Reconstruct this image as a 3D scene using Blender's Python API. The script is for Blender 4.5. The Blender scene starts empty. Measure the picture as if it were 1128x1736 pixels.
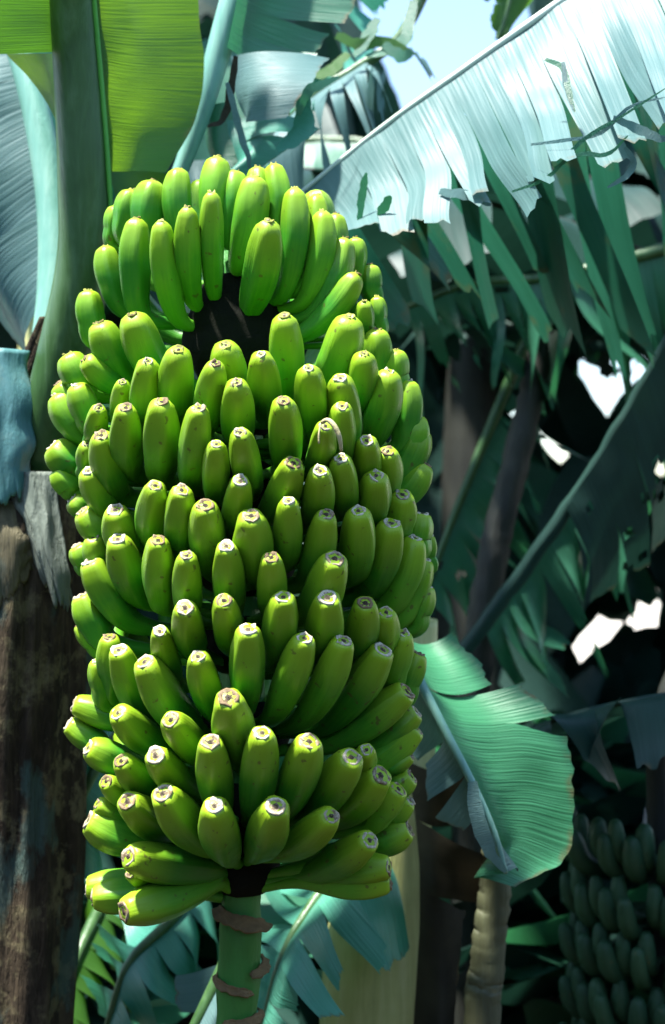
import bpy, math, random
from mathutils import Vector, Matrix, noise

# ------------------------------------------------------------------ camera, sky, sun, exposure
SC = bpy.context.scene
COL = SC.collection
CAM_Z = 1.30
LENS, SENSOR = 50.0, 36.0
FPX = 1736.0 * LENS / SENSOR
AX_D = 1.74                       # distance of the bunch's stalk
cam_d = bpy.data.cameras.new('camera')
cam_d.sensor_fit = 'VERTICAL'; cam_d.sensor_height = SENSOR; cam_d.sensor_width = 24; cam_d.lens = LENS
cam_d.clip_start = 0.05; cam_d.clip_end = 2000
cam_d.dof.use_dof = True; cam_d.dof.focus_distance = 1.58; cam_d.dof.aperture_fstop = 4.5
cam = bpy.data.objects.new('camera', cam_d); COL.objects.link(cam)
cam.location = (0, 0, CAM_Z); cam.rotation_euler = (math.radians(90), 0, 0)
SC.camera = cam

SUN_DIR = Vector((-0.28, -0.16, 0.945)).normalized()      # towards the sun
world = bpy.data.worlds.new('World'); SC.world = world; world.use_nodes = True
wn = world.node_tree; wn.nodes.clear()
sky = wn.nodes.new('ShaderNodeTexSky'); sky.sky_type = 'NISHITA'; sky.sun_disc = False
sky.sun_elevation = math.asin(SUN_DIR.z)
sky.sun_rotation = math.atan2(SUN_DIR.x, SUN_DIR.y)
sky.air_density = 1.0; sky.dust_density = 0.5
bg = wn.nodes.new('ShaderNodeBackground'); bg.inputs['Strength'].default_value = 0.115
wo = wn.nodes.new('ShaderNodeOutputWorld')
wn.links.new(sky.outputs[0], bg.inputs[0]); wn.links.new(bg.outputs[0], wo.inputs[0])
sun_d = bpy.data.lights.new('sun', 'SUN'); sun_d.energy = 4.6; sun_d.angle = math.radians(3)
sun_d.color = (1.0, 0.975, 0.93)
sun = bpy.data.objects.new('sun', sun_d); COL.objects.link(sun)
sun.rotation_euler = SUN_DIR.to_track_quat('Z', 'Y').to_euler(); sun.location = SUN_DIR * 20
SC.view_settings.view_transform = 'Standard'; SC.view_settings.look = 'None'
SC.view_settings.exposure = 1.85; SC.view_settings.gamma = 1.0
SC.view_settings.use_curve_mapping = False
SC.cycles.max_bounces = 6; SC.cycles.diffuse_bounces = 1; SC.cycles.glossy_bounces = 2
SC.cycles.transmission_bounces = 3; SC.cycles.transparent_max_bounces = 4
SC.cycles.caustics_reflective = False; SC.cycles.caustics_refractive = False

# ------------------------------------------------------------------ helpers
def ray(px, py):
    return Vector(((px - 564.0) / FPX, 1.0, (868.0 - py) / FPX))
def P(px, py, d):
    v = ray(px, py) * d
    return Vector((v.x, v.y, v.z + CAM_Z))
def lerp(a, b, t): return a + (b - a) * t
def sstep(a, b, x):
    t = min(1.0, max(0.0, (x - a) / (b - a) if b != a else (1.0 if x > a else 0.0)))
    return t * t * (3 - 2 * t)
def interp(tab, x):
    if x <= tab[0][0]: return tab[0][1]
    for (x0, y0), (x1, y1) in zip(tab, tab[1:]):
        if x <= x1: return y0 + (y1 - y0) * (x - x0) / (x1 - x0)
    return tab[-1][1]
def spline(pts, t):
    """Catmull-Rom through pts, t in 0..1"""
    n = len(pts) - 1
    if n == 1: return pts[0].lerp(pts[1], t)
    f = min(max(t, 0.0), 1.0) * n
    i = min(int(f), n - 1); u = f - i
    p1, p2 = pts[i], pts[i + 1]
    p0 = pts[i - 1] if i > 0 else p1 * 2 - p2
    p3 = pts[i + 2] if i + 2 <= n else p2 * 2 - p1
    return 0.5 * ((2 * p1) + (p2 - p0) * u + (2 * p0 - 5 * p1 + 4 * p2 - p3) * u * u + (3 * p1 - p0 - 3 * p2 + p3) * u ** 3)

def mesh_obj(name, verts, faces, mat, parent=None, uvs=None, smooth=True, origin=None):
    me = bpy.data.meshes.new(name)
    if origin is not None: verts = [v - origin for v in verts]
    me.from_pydata([tuple(v) for v in verts], [], faces)
    if uvs is not None:
        lay = me.uv_layers.new(name='UVMap')
        idx = [0] * len(me.loops); me.loops.foreach_get('vertex_index', idx)
        flat = []
        for i in idx: flat.extend(uvs[i])
        lay.data.foreach_set('uv', flat)
    if smooth: me.polygons.foreach_set('use_smooth', [True] * len(me.polygons))
    mats = mat if isinstance(mat, (list, tuple)) else [mat]
    for m in mats: me.materials.append(m)
    me.update()
    o = bpy.data.objects.new(name, me); COL.objects.link(o)
    if origin is not None: o.location = origin
    if parent is not None: attach(o, parent)
    return o
def attach(o, parent):
    # parents sit without rotation or scale: keep the world place by subtracting their location
    o.parent = parent
    w = Vector((0, 0, 0)); q = parent
    while q is not None:
        w += q.location; q = q.parent
    o.location = o.location - w
def thing(name, label, cat, loc, group=None):
    o = bpy.data.objects.new(name, None); COL.objects.link(o); o.location = loc
    o.empty_display_size = 0.05
    tag(o, label, cat, group)
    return o
def tag(o, label=None, cat=None, group=None, kind=None):
    if label: o['label'] = label
    if cat: o['category'] = cat
    if group: o['group'] = group
    if kind: o['kind'] = kind
    return o

class MB:
    def __init__(s): s.v = []; s.f = []; s.uv = []
    def tube(s, pts, rads, n=12, cap=True, squash=None, wob=0.0, seed=0, uvlen=1.0):
        base = len(s.v); m = len(pts)
        ref = None
        for i in range(m):
            tg = (pts[min(i + 1, m - 1)] - pts[max(i - 1, 0)]).normalized()
            if ref is None:
                ref = tg.cross(Vector((0, 1, 0.001)))
                if ref.length < 0.1: ref = tg.cross(Vector((1, 0, 0)))
            a = (ref - tg * ref.dot(tg)).normalized(); ref = a
            b = tg.cross(a)
            for k in range(n + 1):
                th = 2 * math.pi * k / n
                r = rads[i]
                c, d = math.cos(th) * r, math.sin(th) * r
                if squash: d *= squash
                p = pts[i] + a * c + b * d
                if wob:
                    q = Vector((math.cos(th) * 1.7, math.sin(th) * 1.7, i * 0.22 + seed * 7.3))
                    p += (a * math.cos(th) + b * math.sin(th)) * wob * noise.noise(q * 1.3)
                s.v.append(p); s.uv.append((k / n, i / (m - 1) * uvlen))
        for i in range(m - 1):
            for k in range(n):
                q = base + i * (n + 1) + k
                s.f.append((q, q + 1, q + n + 2, q + n + 1))
        if cap:
            s.f.append(tuple(base + k for k in range(n))[::-1])
            q = base + (m - 1) * (n + 1)
            s.f.append(tuple(q + k for k in range(n)))
    def grid(s, nu, nv, fn):
        base = len(s.v)
        for i in range(nu + 1):
            for j in range(nv + 1):
                p, uv = fn(i / nu, j / nv)
                s.v.append(p); s.uv.append(uv)
        for i in range(nu):
            for j in range(nv):
                q = base + i * (nv + 1) + j
                s.f.append((q, q + 1, q + nv + 2, q + nv + 1))
    def build(s, name, mat, parent=None, origin=None, smooth=True):
        return mesh_obj(name, s.v, s.f, mat, parent, s.uv, smooth, origin)

# ------------------------------------------------------------------ materials
def nodes(m):
    m.use_nodes = True
    nt = m.node_tree; nt.nodes.clear()
    return nt, nt.nodes, nt.links
def ramp(nt, stops, inp):
    r = nt.nodes.new('ShaderNodeValToRGB')
    e = r.color_ramp.elements
    while len(e) < len(stops): e.new(0.5)
    for el, (p, c) in zip(e, stops):
        el.position = p; el.color = (*c, 1) if len(c) == 3 else c
    nt.links.new(inp, r.inputs[0]); return r
def mix(nt, fac, a, b, mode='MIX'):
    x = nt.nodes.new('ShaderNodeMix'); x.data_type = 'RGBA'; x.blend_type = mode
    for s, v in ((x.inputs[0], fac), (x.inputs[6], a), (x.inputs[7], b)):
        if hasattr(v, 'is_linked') or hasattr(v, 'links'): nt.links.new(v, s)
        elif isinstance(v, (int, float)): s.default_value = v
        else: s.default_value = (*v, 1)
    return x.outputs[2]
def math_n(nt, op, a, b=None):
    x = nt.nodes.new('ShaderNodeMath'); x.operation = op
    for s, v in ((x.inputs[0], a), (x.inputs[1], b)):
        if v is None: continue
        if isinstance(v, (int, float)): s.default_value = v
        else: nt.links.new(v, s)
    return x.outputs[0]
def tex_noise(nt, vec, scale, detail=4, rough=0.55, dist=0.0):
    x = nt.nodes.new('ShaderNodeTexNoise'); x.inputs['Scale'].default_value = scale
    x.inputs['Detail'].default_value = detail; x.inputs['Roughness'].default_value = rough
    x.inputs['Distortion'].default_value = dist
    if vec is not None: nt.links.new(vec, x.inputs['Vector'])
    return x.outputs[0]
def mapping(nt, vec, scale):
    x = nt.nodes.new('ShaderNodeMapping'); x.inputs['Scale'].default_value = scale
    nt.links.new(vec, x.inputs['Vector']); return x.outputs[0]

def banana_mat(name='banana_skin', c0=(0.034, 0.21, 0.014), c1=(0.105, 0.34, 0.018), rough=0.38, tip_lit=True):
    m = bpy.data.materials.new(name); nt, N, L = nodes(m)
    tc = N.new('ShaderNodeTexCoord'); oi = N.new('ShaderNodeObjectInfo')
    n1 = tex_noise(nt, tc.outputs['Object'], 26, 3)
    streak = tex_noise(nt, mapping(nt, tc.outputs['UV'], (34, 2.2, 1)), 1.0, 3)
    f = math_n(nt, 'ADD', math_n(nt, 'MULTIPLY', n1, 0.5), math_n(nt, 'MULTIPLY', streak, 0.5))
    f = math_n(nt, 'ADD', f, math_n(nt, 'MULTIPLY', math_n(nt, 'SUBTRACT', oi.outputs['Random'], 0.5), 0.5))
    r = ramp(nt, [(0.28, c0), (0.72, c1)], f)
    # light on the tips put into the colour: yellower towards the blossom end
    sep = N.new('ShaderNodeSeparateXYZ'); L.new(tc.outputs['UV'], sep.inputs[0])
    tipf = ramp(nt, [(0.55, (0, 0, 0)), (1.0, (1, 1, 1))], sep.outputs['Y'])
    col = mix(nt, math_n(nt, 'MULTIPLY', tipf.outputs[0], 0.7 if tip_lit else 0.0), r.outputs[0], (0.34, 0.47, 0.014))
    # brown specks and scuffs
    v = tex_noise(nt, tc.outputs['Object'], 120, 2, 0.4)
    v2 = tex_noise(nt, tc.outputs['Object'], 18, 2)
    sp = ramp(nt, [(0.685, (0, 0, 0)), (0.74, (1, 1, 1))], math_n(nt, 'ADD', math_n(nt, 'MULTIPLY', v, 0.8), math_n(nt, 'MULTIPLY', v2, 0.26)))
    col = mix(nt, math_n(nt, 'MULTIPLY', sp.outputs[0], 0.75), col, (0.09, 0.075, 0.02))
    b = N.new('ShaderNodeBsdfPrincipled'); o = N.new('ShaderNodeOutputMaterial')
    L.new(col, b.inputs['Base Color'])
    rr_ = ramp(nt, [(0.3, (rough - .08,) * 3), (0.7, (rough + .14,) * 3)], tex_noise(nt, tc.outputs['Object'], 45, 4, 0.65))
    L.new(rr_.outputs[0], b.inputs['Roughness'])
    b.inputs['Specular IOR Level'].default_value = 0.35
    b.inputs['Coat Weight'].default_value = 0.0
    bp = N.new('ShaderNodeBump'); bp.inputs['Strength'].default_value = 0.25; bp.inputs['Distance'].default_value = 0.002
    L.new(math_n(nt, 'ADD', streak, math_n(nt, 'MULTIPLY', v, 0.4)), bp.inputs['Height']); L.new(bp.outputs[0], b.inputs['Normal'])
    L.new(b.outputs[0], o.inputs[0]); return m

def scar_mat(name='blossom_scar', pale=(0.58, 0.53, 0.39), paler=(0.66, 0.62, 0.47)):
    m = bpy.data.materials.new(name); nt, N, L = nodes(m)
    tc = N.new('ShaderNodeTexCoord')
    sep = N.new('ShaderNodeSeparateXYZ'); L.new(tc.outputs['UV'], sep.inputs[0])
    nz = tex_noise(nt, tc.outputs['Object'], 420, 3, 0.6)
    rad = math_n(nt, 'ADD', sep.outputs['Y'], math_n(nt, 'MULTIPLY', math_n(nt, 'SUBTRACT', nz, 0.5), 1.1))
    r = ramp(nt, [(0.0, (0.05, 0.035, 0.02)), (0.2, (0.11, 0.08, 0.04)), (0.34, (0.45, 0.39, 0.26)), (0.46, (0.22, 0.17, 0.09)),
                  (0.62, pale), (1.0, paler)], rad)
    b = N.new('ShaderNodeBsdfPrincipled'); o = N.new('ShaderNodeOutputMaterial')
    oi = N.new('ShaderNodeObjectInfo')
    dirt = ramp(nt, [(0.30, (1, 1, 1)), (0.60, (0.30, 0.22, 0.14))], math_n(nt, 'ADD', math_n(nt, 'MULTIPLY', tex_noise(nt, tc.outputs['Object'], 160, 2), 0.6), math_n(nt, 'MULTIPLY', oi.outputs['Random'], 0.4)))
    L.new(mix(nt, 1.0, r.outputs[0], dirt.outputs[0], 'MULTIPLY'), b.inputs['Base Color']); b.inputs['Roughness'].default_value = 0.8
    L.new(b.outputs[0], o.inputs[0]); return m

def leaf_mat(name, c0, c1, trans=(0.2, 0.45, 0.03), tfac=0.35, rough=0.42, veins=150, bump=0.35, spec=0.5, dry=0.0):
    m = bpy.data.materials.new(name); nt, N, L = nodes(m)
    tc = N.new('ShaderNodeTexCoord'); geo = N.new('ShaderNodeNewGeometry')
    n1 = tex_noise(nt, geo.outputs['Position'], 5.0, 4)
    st = tex_noise(nt, mapping(nt, tc.outputs['UV'], (veins, 1.5, 1)), 1.0, 2, 0.5)
    f = math_n(nt, 'ADD', math_n(nt, 'MULTIPLY', n1, 0.55), math_n(nt, 'MULTIPLY', st, 0.45))
    r = ramp(nt, [(0.3, c0), (0.7, c1)], f)
    col = r.outputs[0]
    # brown margin and dry blotches
    sep = N.new('ShaderNodeSeparateXYZ'); L.new(tc.outputs['UV'], sep.inputs[0])
    ed = math_n(nt, 'ADD', sep.outputs['Y'], math_n(nt, 'MULTIPLY', math_n(nt, 'SUBTRACT', tex_noise(nt, geo.outputs['Position'], 30, 3), 0.5), 0.10))
    er = ramp(nt, [(0.965, (0, 0, 0)), (0.995, (1, 1, 1))], ed)
    eb = ramp(nt, [(0.48, (0, 0, 0)), (0.6, (1, 1, 1))], tex_noise(nt, geo.outputs['Position'], 14, 4, 0.7))
    col = mix(nt, math_n(nt, 'MULTIPLY', math_n(nt, 'MULTIPLY', er.outputs[0], eb.outputs[0]), 0.8), col, (0.13, 0.09, 0.035))
    if dry > 0:
        dn = ramp(nt, [(0.62 - dry * 0.2, (0, 0, 0)), (0.70 - dry * 0.2, (1, 1, 1))], tex_noise(nt, geo.outputs['Position'], 9, 4))
        col = mix(nt, math_n(nt, 'MULTIPLY', dn.outputs[0], 0.7), col, (0.16, 0.10, 0.04))
    b = N.new('ShaderNodeBsdfPrincipled'); o = N.new('ShaderNodeOutputMaterial')
    L.new(col, b.inputs['Base Color']); b.inputs['Roughness'].default_value = rough
    b.inputs['Specular IOR Level'].default_value = spec
    bp = N.new('ShaderNodeBump'); bp.inputs['Strength'].default_value = bump; bp.inputs['Distance'].default_value = 0.004
    L.new(st, bp.inputs['Height']); L.new(bp.outputs[0], b.inputs['Normal'])
    t = N.new('ShaderNodeBsdfTranslucent')
    tcol = mix(nt, 0.5, col, trans); L.new(tcol, t.inputs['Color']); L.new(bp.outputs[0], t.inputs['Normal'])
    ms = N.new('ShaderNodeMixShader'); ms.inputs[0].default_value = tfac
    L.new(b.outputs[0], ms.inputs[1]); L.new(t.outputs[0], ms.inputs[2]); L.new(ms.outputs[0], o.inputs[0])
    return m

def bark_mat(name, stops, scale=(9, 9, 1.2), bump=0.8, rough=0.75, mottle=0.0):
    m = bpy.data.materials.new(name); nt, N, L = nodes(m)
    geo = N.new('ShaderNodeNewGeometry')
    fib = tex_noise(nt, mapping(nt, geo.outputs['Position'], scale), 6.0, 6, 0.65, 0.4)
    blo = tex_noise(nt, geo.outputs['Position'], 7.0, 4, 0.6)
    f = math_n(nt, 'ADD', math_n(nt, 'MULTIPLY', fib, 0.55), math_n(nt, 'MULTIPLY', blo, 0.45))
    r = ramp(nt, stops, f)
    b = N.new('ShaderNodeBsdfPrincipled'); o = N.new('ShaderNodeOutputMaterial')
    if mottle:
        mo = ramp(nt, [(0.52, (0, 0, 0)), (0.60, (1, 1, 1))], tex_noise(nt, geo.outputs['Position'], 16.0, 5, 0.7))
        r_ = mix(nt, math_n(nt, 'MULTIPLY', mo.outputs[0], mottle), r.outputs[0], (0.20, 0.17, 0.09))
        mo2 = ramp(nt, [(0.55, (0, 0, 0)), (0.62, (1, 1, 1))], tex_noise(nt, mapping(nt, geo.outputs['Position'], (1, 1, .5)), 9.0, 5, 0.7))
        r_ = mix(nt, math_n(nt, 'MULTIPLY', mo2.outputs[0], .55), r_, (0.012, 0.010, 0.008))
        mo3 = ramp(nt, [(0.56, (0, 0, 0)), (0.62, (1, 1, 1))], tex_noise(nt, mapping(nt, geo.outputs['Position'], (1.3, 1.3, .7)), 6.0, 5, 0.65))
        r_ = mix(nt, math_n(nt, 'MULTIPLY', mo3.outputs[0], mottle), r_, (0.07, 0.13, 0.11))
        L.new(r_, b.inputs['Base Color'])
    else: L.new(r.outputs[0], b.inputs['Base Color'])
    b.inputs['Roughness'].default_value = rough
    if rough > .85: b.inputs['Specular IOR Level'].default_value = 0.1
    bp = N.new('ShaderNodeBump'); bp.inputs['Strength'].default_value = bump; bp.inputs['Distance'].default_value = 0.012
    L.new(fib, bp.inputs['Height']); L.new(bp.outputs[0], b.inputs['Normal'])
    L.new(b.outputs[0], o.inputs[0]); return m

M = {}
M['banana'] = banana_mat()
M['banana_dim'] = banana_mat('shaded_banana_skin', (0.016, 0.055, 0.024), (0.03, 0.085, 0.036), 0.55, False)  # deep shade put into the colour: a darker copy of the banana skin
M['scar'] = scar_mat()
M['scar_dull'] = scar_mat('blossom_end', (0.30, 0.33, 0.05), (0.36, 0.40, 0.04))
M['stalk'] = bark_mat('bunch_stalk', [(0.25, (0.02, 0.10, 0.015)), (0.5, (0.04, 0.20, 0.03)), (0.75, (0.08, 0.28, 0.06))], (6, 6, 1.0), 0.35, 0.5)
M['dry_bract'] = bark_mat('dry_bract', [(0.3, (0.08, 0.045, 0.015)), (0.6, (0.22, 0.14, 0.05)), (0.8, (0.36, 0.26, 0.11))], (8, 8, 8), 0.6, 0.8)
M['bark'] = bark_mat('dead_sheath_bark', [(0.28, (0.010, 0.008, 0.006)), (0.44, (0.035, 0.026, 0.018)), (0.58, (0.085, 0.064, 0.040)), (0.76, (0.17, 0.14, 0.085))], (9, 9, 1.8), 0.9, 0.9, 0.6)
M['sheath_pale'] = bark_mat('pale_sheath', [(0.25, (0.04, 0.12, 0.12)), (0.5, (0.08, 0.22, 0.22)), (0.75, (0.16, 0.32, 0.30))], (8, 8, 2.0), 0.25, 0.5, 0.15)
M['sheath_dry'] = bark_mat('dry_sheath', [(0.25, (0.03, 0.024, 0.014)), (0.5, (0.09, 0.078, 0.038)), (0.75, (0.18, 0.15, 0.07))], (14, 14, 1.2), 0.6, 0.8, 0.3)
M['stem_green'] = bark_mat('green_pseudostem', [(0.25, (0.22, 0.24, 0.08)), (0.5, (0.48, 0.50, 0.19)), (0.75, (0.66, 0.65, 0.34))], (8, 8, 0.6), 0.4, 0.5)
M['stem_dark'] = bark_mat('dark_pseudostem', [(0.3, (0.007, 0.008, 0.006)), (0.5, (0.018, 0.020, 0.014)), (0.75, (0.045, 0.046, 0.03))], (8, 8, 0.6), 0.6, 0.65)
M['petiole'] = bark_mat('petiole_green', [(0.3, (0.018, 0.055, 0.012)), (0.5, (0.045, 0.11, 0.030)), (0.75, (0.12, 0.22, 0.10))], (10, 10, 0.5), 0.2, 0.38)
M['petiole_pale'] = bark_mat('petiole_waxy', [(0.3, (0.10, 0.26, 0.20)), (0.5, (0.16, 0.36, 0.28)), (0.75, (0.30, 0.50, 0.40))], (10, 10, 0.5), 0.2, 0.4)
M['rib_white'] = bark_mat('pale_midrib', [(0.3, (0.42, 0.52, 0.42)), (0.7, (0.62, 0.70, 0.58))], (9, 9, 1), 0.1, 0.4)
M['leaf'] = leaf_mat('leaf_green', (0.025, 0.09, 0.012), (0.05, 0.15, 0.02), (0.16, 0.42, 0.02), 0.42)
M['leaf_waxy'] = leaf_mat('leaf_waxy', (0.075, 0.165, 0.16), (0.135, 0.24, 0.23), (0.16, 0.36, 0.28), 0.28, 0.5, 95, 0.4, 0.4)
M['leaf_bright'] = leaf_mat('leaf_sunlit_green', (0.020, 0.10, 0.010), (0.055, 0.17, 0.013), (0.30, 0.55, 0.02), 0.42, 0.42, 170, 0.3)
M['leaf_fringe'] = leaf_mat('leaf_fringe', (0.010, 0.065, 0.050), (0.036, 0.16, 0.12), (0.04, 0.26, 0.12), 0.25, 0.4, 70, 0.6, 0.5, 0.25)
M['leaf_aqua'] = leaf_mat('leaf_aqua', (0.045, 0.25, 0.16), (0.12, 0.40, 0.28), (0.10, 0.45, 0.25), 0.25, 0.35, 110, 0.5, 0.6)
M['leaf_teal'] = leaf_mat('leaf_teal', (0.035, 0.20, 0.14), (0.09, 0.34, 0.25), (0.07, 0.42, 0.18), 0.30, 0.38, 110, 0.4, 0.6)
M['leaf_mid'] = leaf_mat('leaf_mid', (0.020, 0.11, 0.060), (0.055, 0.21, 0.12), (0.06, 0.38, 0.10), 0.32, 0.38, 110, 0.4, 0.6)
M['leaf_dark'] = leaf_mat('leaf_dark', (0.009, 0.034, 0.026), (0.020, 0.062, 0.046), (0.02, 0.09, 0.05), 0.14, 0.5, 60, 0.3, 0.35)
M['leaf_drop'] = leaf_mat('leaf_torn', (0.028, 0.17, 0.07), (0.07, 0.28, 0.14), (0.08, 0.40, 0.08), 0.28, 0.42, 130, 0.45, 0.5)
M['leaf_dry'] = leaf_mat('leaf_dry', (0.014, 0.013, 0.010), (0.05, 0.045, 0.028), (0.08, 0.06, 0.03), 0.15, 0.75, 14, 0.3, 0.2)

M['shaded_cushion'] = bark_mat('hand_cushion', [(0.3, (0.003, 0.004, 0.003)), (0.6, (0.008, 0.009, 0.005)), (0.8, (0.016, 0.016, 0.008))], (6, 6, 6), 0.4, 0.9)  # shade of the bunch's hollow put into the colour, hence near black
M['dry_pale'] = bark_mat('dry_thread', [(0.3, (0.35, 0.30, 0.12)), (0.7, (0.62, 0.55, 0.30))], (9, 9, 9), 0.2, 0.6)
M['sheath_pale2'] = bark_mat('grey_sheath', [(0.25, (0.05, 0.06, 0.045)), (0.5, (0.14, 0.17, 0.13)), (0.75, (0.30, 0.34, 0.27))], (12, 12, 1.0), 0.6, 0.7)
M['sheath_dark'] = bark_mat('brown_sheath', [(0.3, (0.007, 0.006, 0.004)), (0.5, (0.022, 0.016, 0.011)), (0.75, (0.06, 0.043, 0.026))], (16, 16, 1.2), 0.7, 0.85, 0.3)
M['leaf_edge'] = bark_mat('leaf_margin', [(0.3, (0.05, 0.26, 0.03)), (0.7, (0.10, 0.38, 0.05))], (9, 9, 1), 0.1, 0.4)
M['stem_mid'] = bark_mat('olive_stem', [(0.25, (0.03, 0.035, 0.02)), (0.5, (0.08, 0.085, 0.04)), (0.75, (0.13, 0.15, 0.08))], (8, 8, 0.6), 0.5, 0.6)

def soil_mat():
    m = bpy.data.materials.new('soil'); nt, N, L = nodes(m)
    geo = N.new('ShaderNodeNewGeometry')
    n = tex_noise(nt, geo.outputs['Position'], 3.0, 8, 0.65)
    r0 = ramp(nt, [(0.3, (0.012, 0.010, 0.007)), (0.6, (0.04, 0.032, 0.02)), (0.8, (0.07, 0.055, 0.03))], n)
    # dry pale earth in the clearing beyond the thicket
    r1 = ramp(nt, [(0.3, (0.42, 0.38, 0.31)), (0.7, (0.60, 0.56, 0.48))], n)
    sp = N.new('ShaderNodeSeparateXYZ'); L.new(geo.outputs['Position'], sp.inputs[0])
    far = ramp(nt, [(0.49, (0, 0, 0)), (0.51, (1, 1, 1))], math_n(nt, 'MULTIPLY', math_n(nt, 'ADD', sp.outputs['Y'], math_n(nt, 'MULTIPLY', n, 0.6)), 0.5 / 6.1))
    class RR: pass
    r = RR(); r.outputs = [mix(nt, far.outputs[0], r0.outputs[0], r1.outputs[0])]
    b = N.new('ShaderNodeBsdfPrincipled'); o = N.new('ShaderNodeOutputMaterial')
    L.new(r.outputs[0], b.inputs['Base Color']); b.inputs['Roughness'].default_value = 0.95
    L.new(b.outputs[0], o.inputs[0]); return m

# ------------------------------------------------------------------ ground
def ground():
    mb = MB(); n = 60; S = 400.0
    def fn(u, v):
        x = (u - 0.5); y = (v - 0.5)
        x = math.copysign(abs(x * 2) ** 3, x) * S; y = math.copysign(abs(y * 2) ** 3, y) * S
        z = 0.06 * noise.noise(Vector((x * 0.7, y * 0.7, 0))) - 0.05
        return Vector((x, y, z)), (u, v)
    mb.grid(n, n, fn)
    tag(mb.build('ground', soil_mat()), kind='structure')
ground()

# gaps in the far foliage through which the bright clearing and sky show (direction from the path, half sizes)
HOLES = [(1008, 1072, 42, 17), (985, 1122, 20, 22), (1105, 1045, 24, 16), (1110, 1366, 22, 16), (985, 632, 7, 34), (1006, 672, 9, 30), (1028, 706, 10, 14), (1042, 612, 10, 10), (1082, 642, 12, 8), (1090, 568, 20, 8),
         (760, 632, 24, 13), (797, 592, 9, 22), (822, 600, 7, 12), (935, 752, 36, 8), (870, 665, 18, 7), (857, 703, 20, 6), (790, 745, 12, 5), (1065, 905, 11, 8), (1092, 945, 9, 8), (900, 930, 9, 5), (1120, 800, 12, 20), (740, 80, 110, 130)]
_hr = random.Random(77)
HOLES += [(_hr.uniform(735, 1125), _hr.uniform(440, 980), _hr.uniform(4, 13), _hr.uniform(3, 8)) for _ in range(34)]
def blocks(fn, w):
    for q in (0, .12, .25, .37, .5, .62, .75, .87, 1):
        p = fn(q, .5)[0]
        px = 564 + p.x / p.y * FPX; py = 868 - (p.z - CAM_Z) / p.y * FPX
        e = w / p.y * FPX * math.sin(math.pi * (.06 + .9 * q)) ** .7
        for hx, hy, rx, ry in HOLES[:22]:
            if ((px - hx) / (rx + e * .5)) ** 2 + ((py - hy) / (ry + e * .5)) ** 2 < 1: return True
    return False
def in_hole(p, grow=1.0):
    if p.y < 2.4: return False
    px = 564 + p.x / p.y * FPX; py = 868 - (p.z - CAM_Z) / p.y * FPX
    j = 1 + 0.5 * noise.noise(Vector((px * .035, py * .035, 3)))
    for hx, hy, rx, ry in HOLES:
        if ((px - hx) / (rx * grow)) ** 2 + ((py - hy) / (ry * grow)) ** 2 < j: return True
    return False

# ------------------------------------------------------------------ leaf blades
def blade(mid, edge, mat, parent, cuts=(), seed=1, bulge=0.02, tear=(0.15, 0.5), shrink=0.12, cant=0.012, loose=0.02,
          rag=0.05, nv=14, per=10, name='blade_strip', whole=False, vscale=1.0):
    """one half of a torn banana leaf between a midrib line and an outer edge line, one mesh per strip"""
    rnd = random.Random(seed); out = []
    cs = [0.0] + list(cuts) + [1.0]
    tears = [1.0] + [rnd.uniform(*tear) for _ in cuts] + [1.0]
    mbw = MB()
    for k in range(len(cs) - 1):
        t0, t1 = cs[k], cs[k + 1]; tc = (t0 + t1) / 2
        ta, tb = tears[k], tears[k + 1]
        off = Vector((rnd.uniform(-1, 1), rnd.uniform(-1, 1), rnd.uniform(-1, 0.4))) * loose
        ca = rnd.uniform(-1, 1) * cant; sh = shrink * rnd.uniform(0.5, 1.5); rl = rnd.uniform(-rag, 0); ph = rnd.uniform(0, 9)
        nu = max(2, int(per * (t1 - t0) / 0.12)) if len(cuts) else per * 3
        nu = min(nu, 40)
        def fn(u, v):
            lim = 1.0 + rl + rag * 0.6 * noise.noise(Vector((u * 3.1 + ph, ph, 0))) + rag * 0.35 * noise.noise(Vector((u * 14 + ph, 2, 0)))
            vv = v * lim
            t = t0 + (t1 - t0) * u
            g0 = sstep(ta, 1.0, vv) if ta < 1 else 0.0
            g1 = sstep(tb, 1.0, vv) if tb < 1 else 0.0
            w = (1 - u) * g0 + u * g1
            tt = t + (tc - t) * sh * (2.0 * w)
            tt += (0.5 - u) * 0.02 * (t1 - t0) * (g0 + g1) * 0.5
            a = spline(mid, tt); e = spline(edge, tt)
            p = a.lerp(e, vv)
            da = spline(mid, min(1, tt + 0.01)) - spline(mid, max(0, tt - 0.01))
            nrm = da.cross(e - a)
            nrm = nrm.normalized() if nrm.length > 1e-9 else Vector((0, -1, 0))
            p = p + nrm * bulge * math.sin(math.pi * min(vv, 1.0)) + nrm * ca * (u - 0.5) * 2 * sstep(0.05, 0.7, vv)
            p = p + off * max(g0, g1) ** 1.5
            p = p + nrm * 0.004 * noise.noise(p * 18)
            return p, (tt * vscale, min(vv, 0.995) if whole else v)
        if whole: mbw.grid(nu, nv, fn)
        else:
            mb = MB(); mb.grid(nu, nv, fn)
            if mid[0].y > 2.35: mb.f = [f for f in mb.f if not in_hole(sum((mb.v[i] for i in f), Vector()) / 4)]
            out.append(mb.build(name, mat, parent, origin=spline(mid, tc)))
    if whole:
        mbw.f = [f for f in mbw.f if not in_hole(sum((mbw.v[i] for i in f), Vector()) / len(f))]
        out.append(mbw.build(name, mat, parent, origin=spline(mid, 0.5)))
    return out
def midrib(mid, r0, r1, mat, parent, n=20, name='midrib', seg=10, squash=None):
    mb = MB(); pts = [spline(mid, i / n) for i in range(n + 1)]
    mb.tube(pts, [lerp(r0, r1, i / n) for i in range(n + 1)], seg, True, squash)
    return mb.build(name, mat, parent, origin=pts[n // 2])
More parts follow.
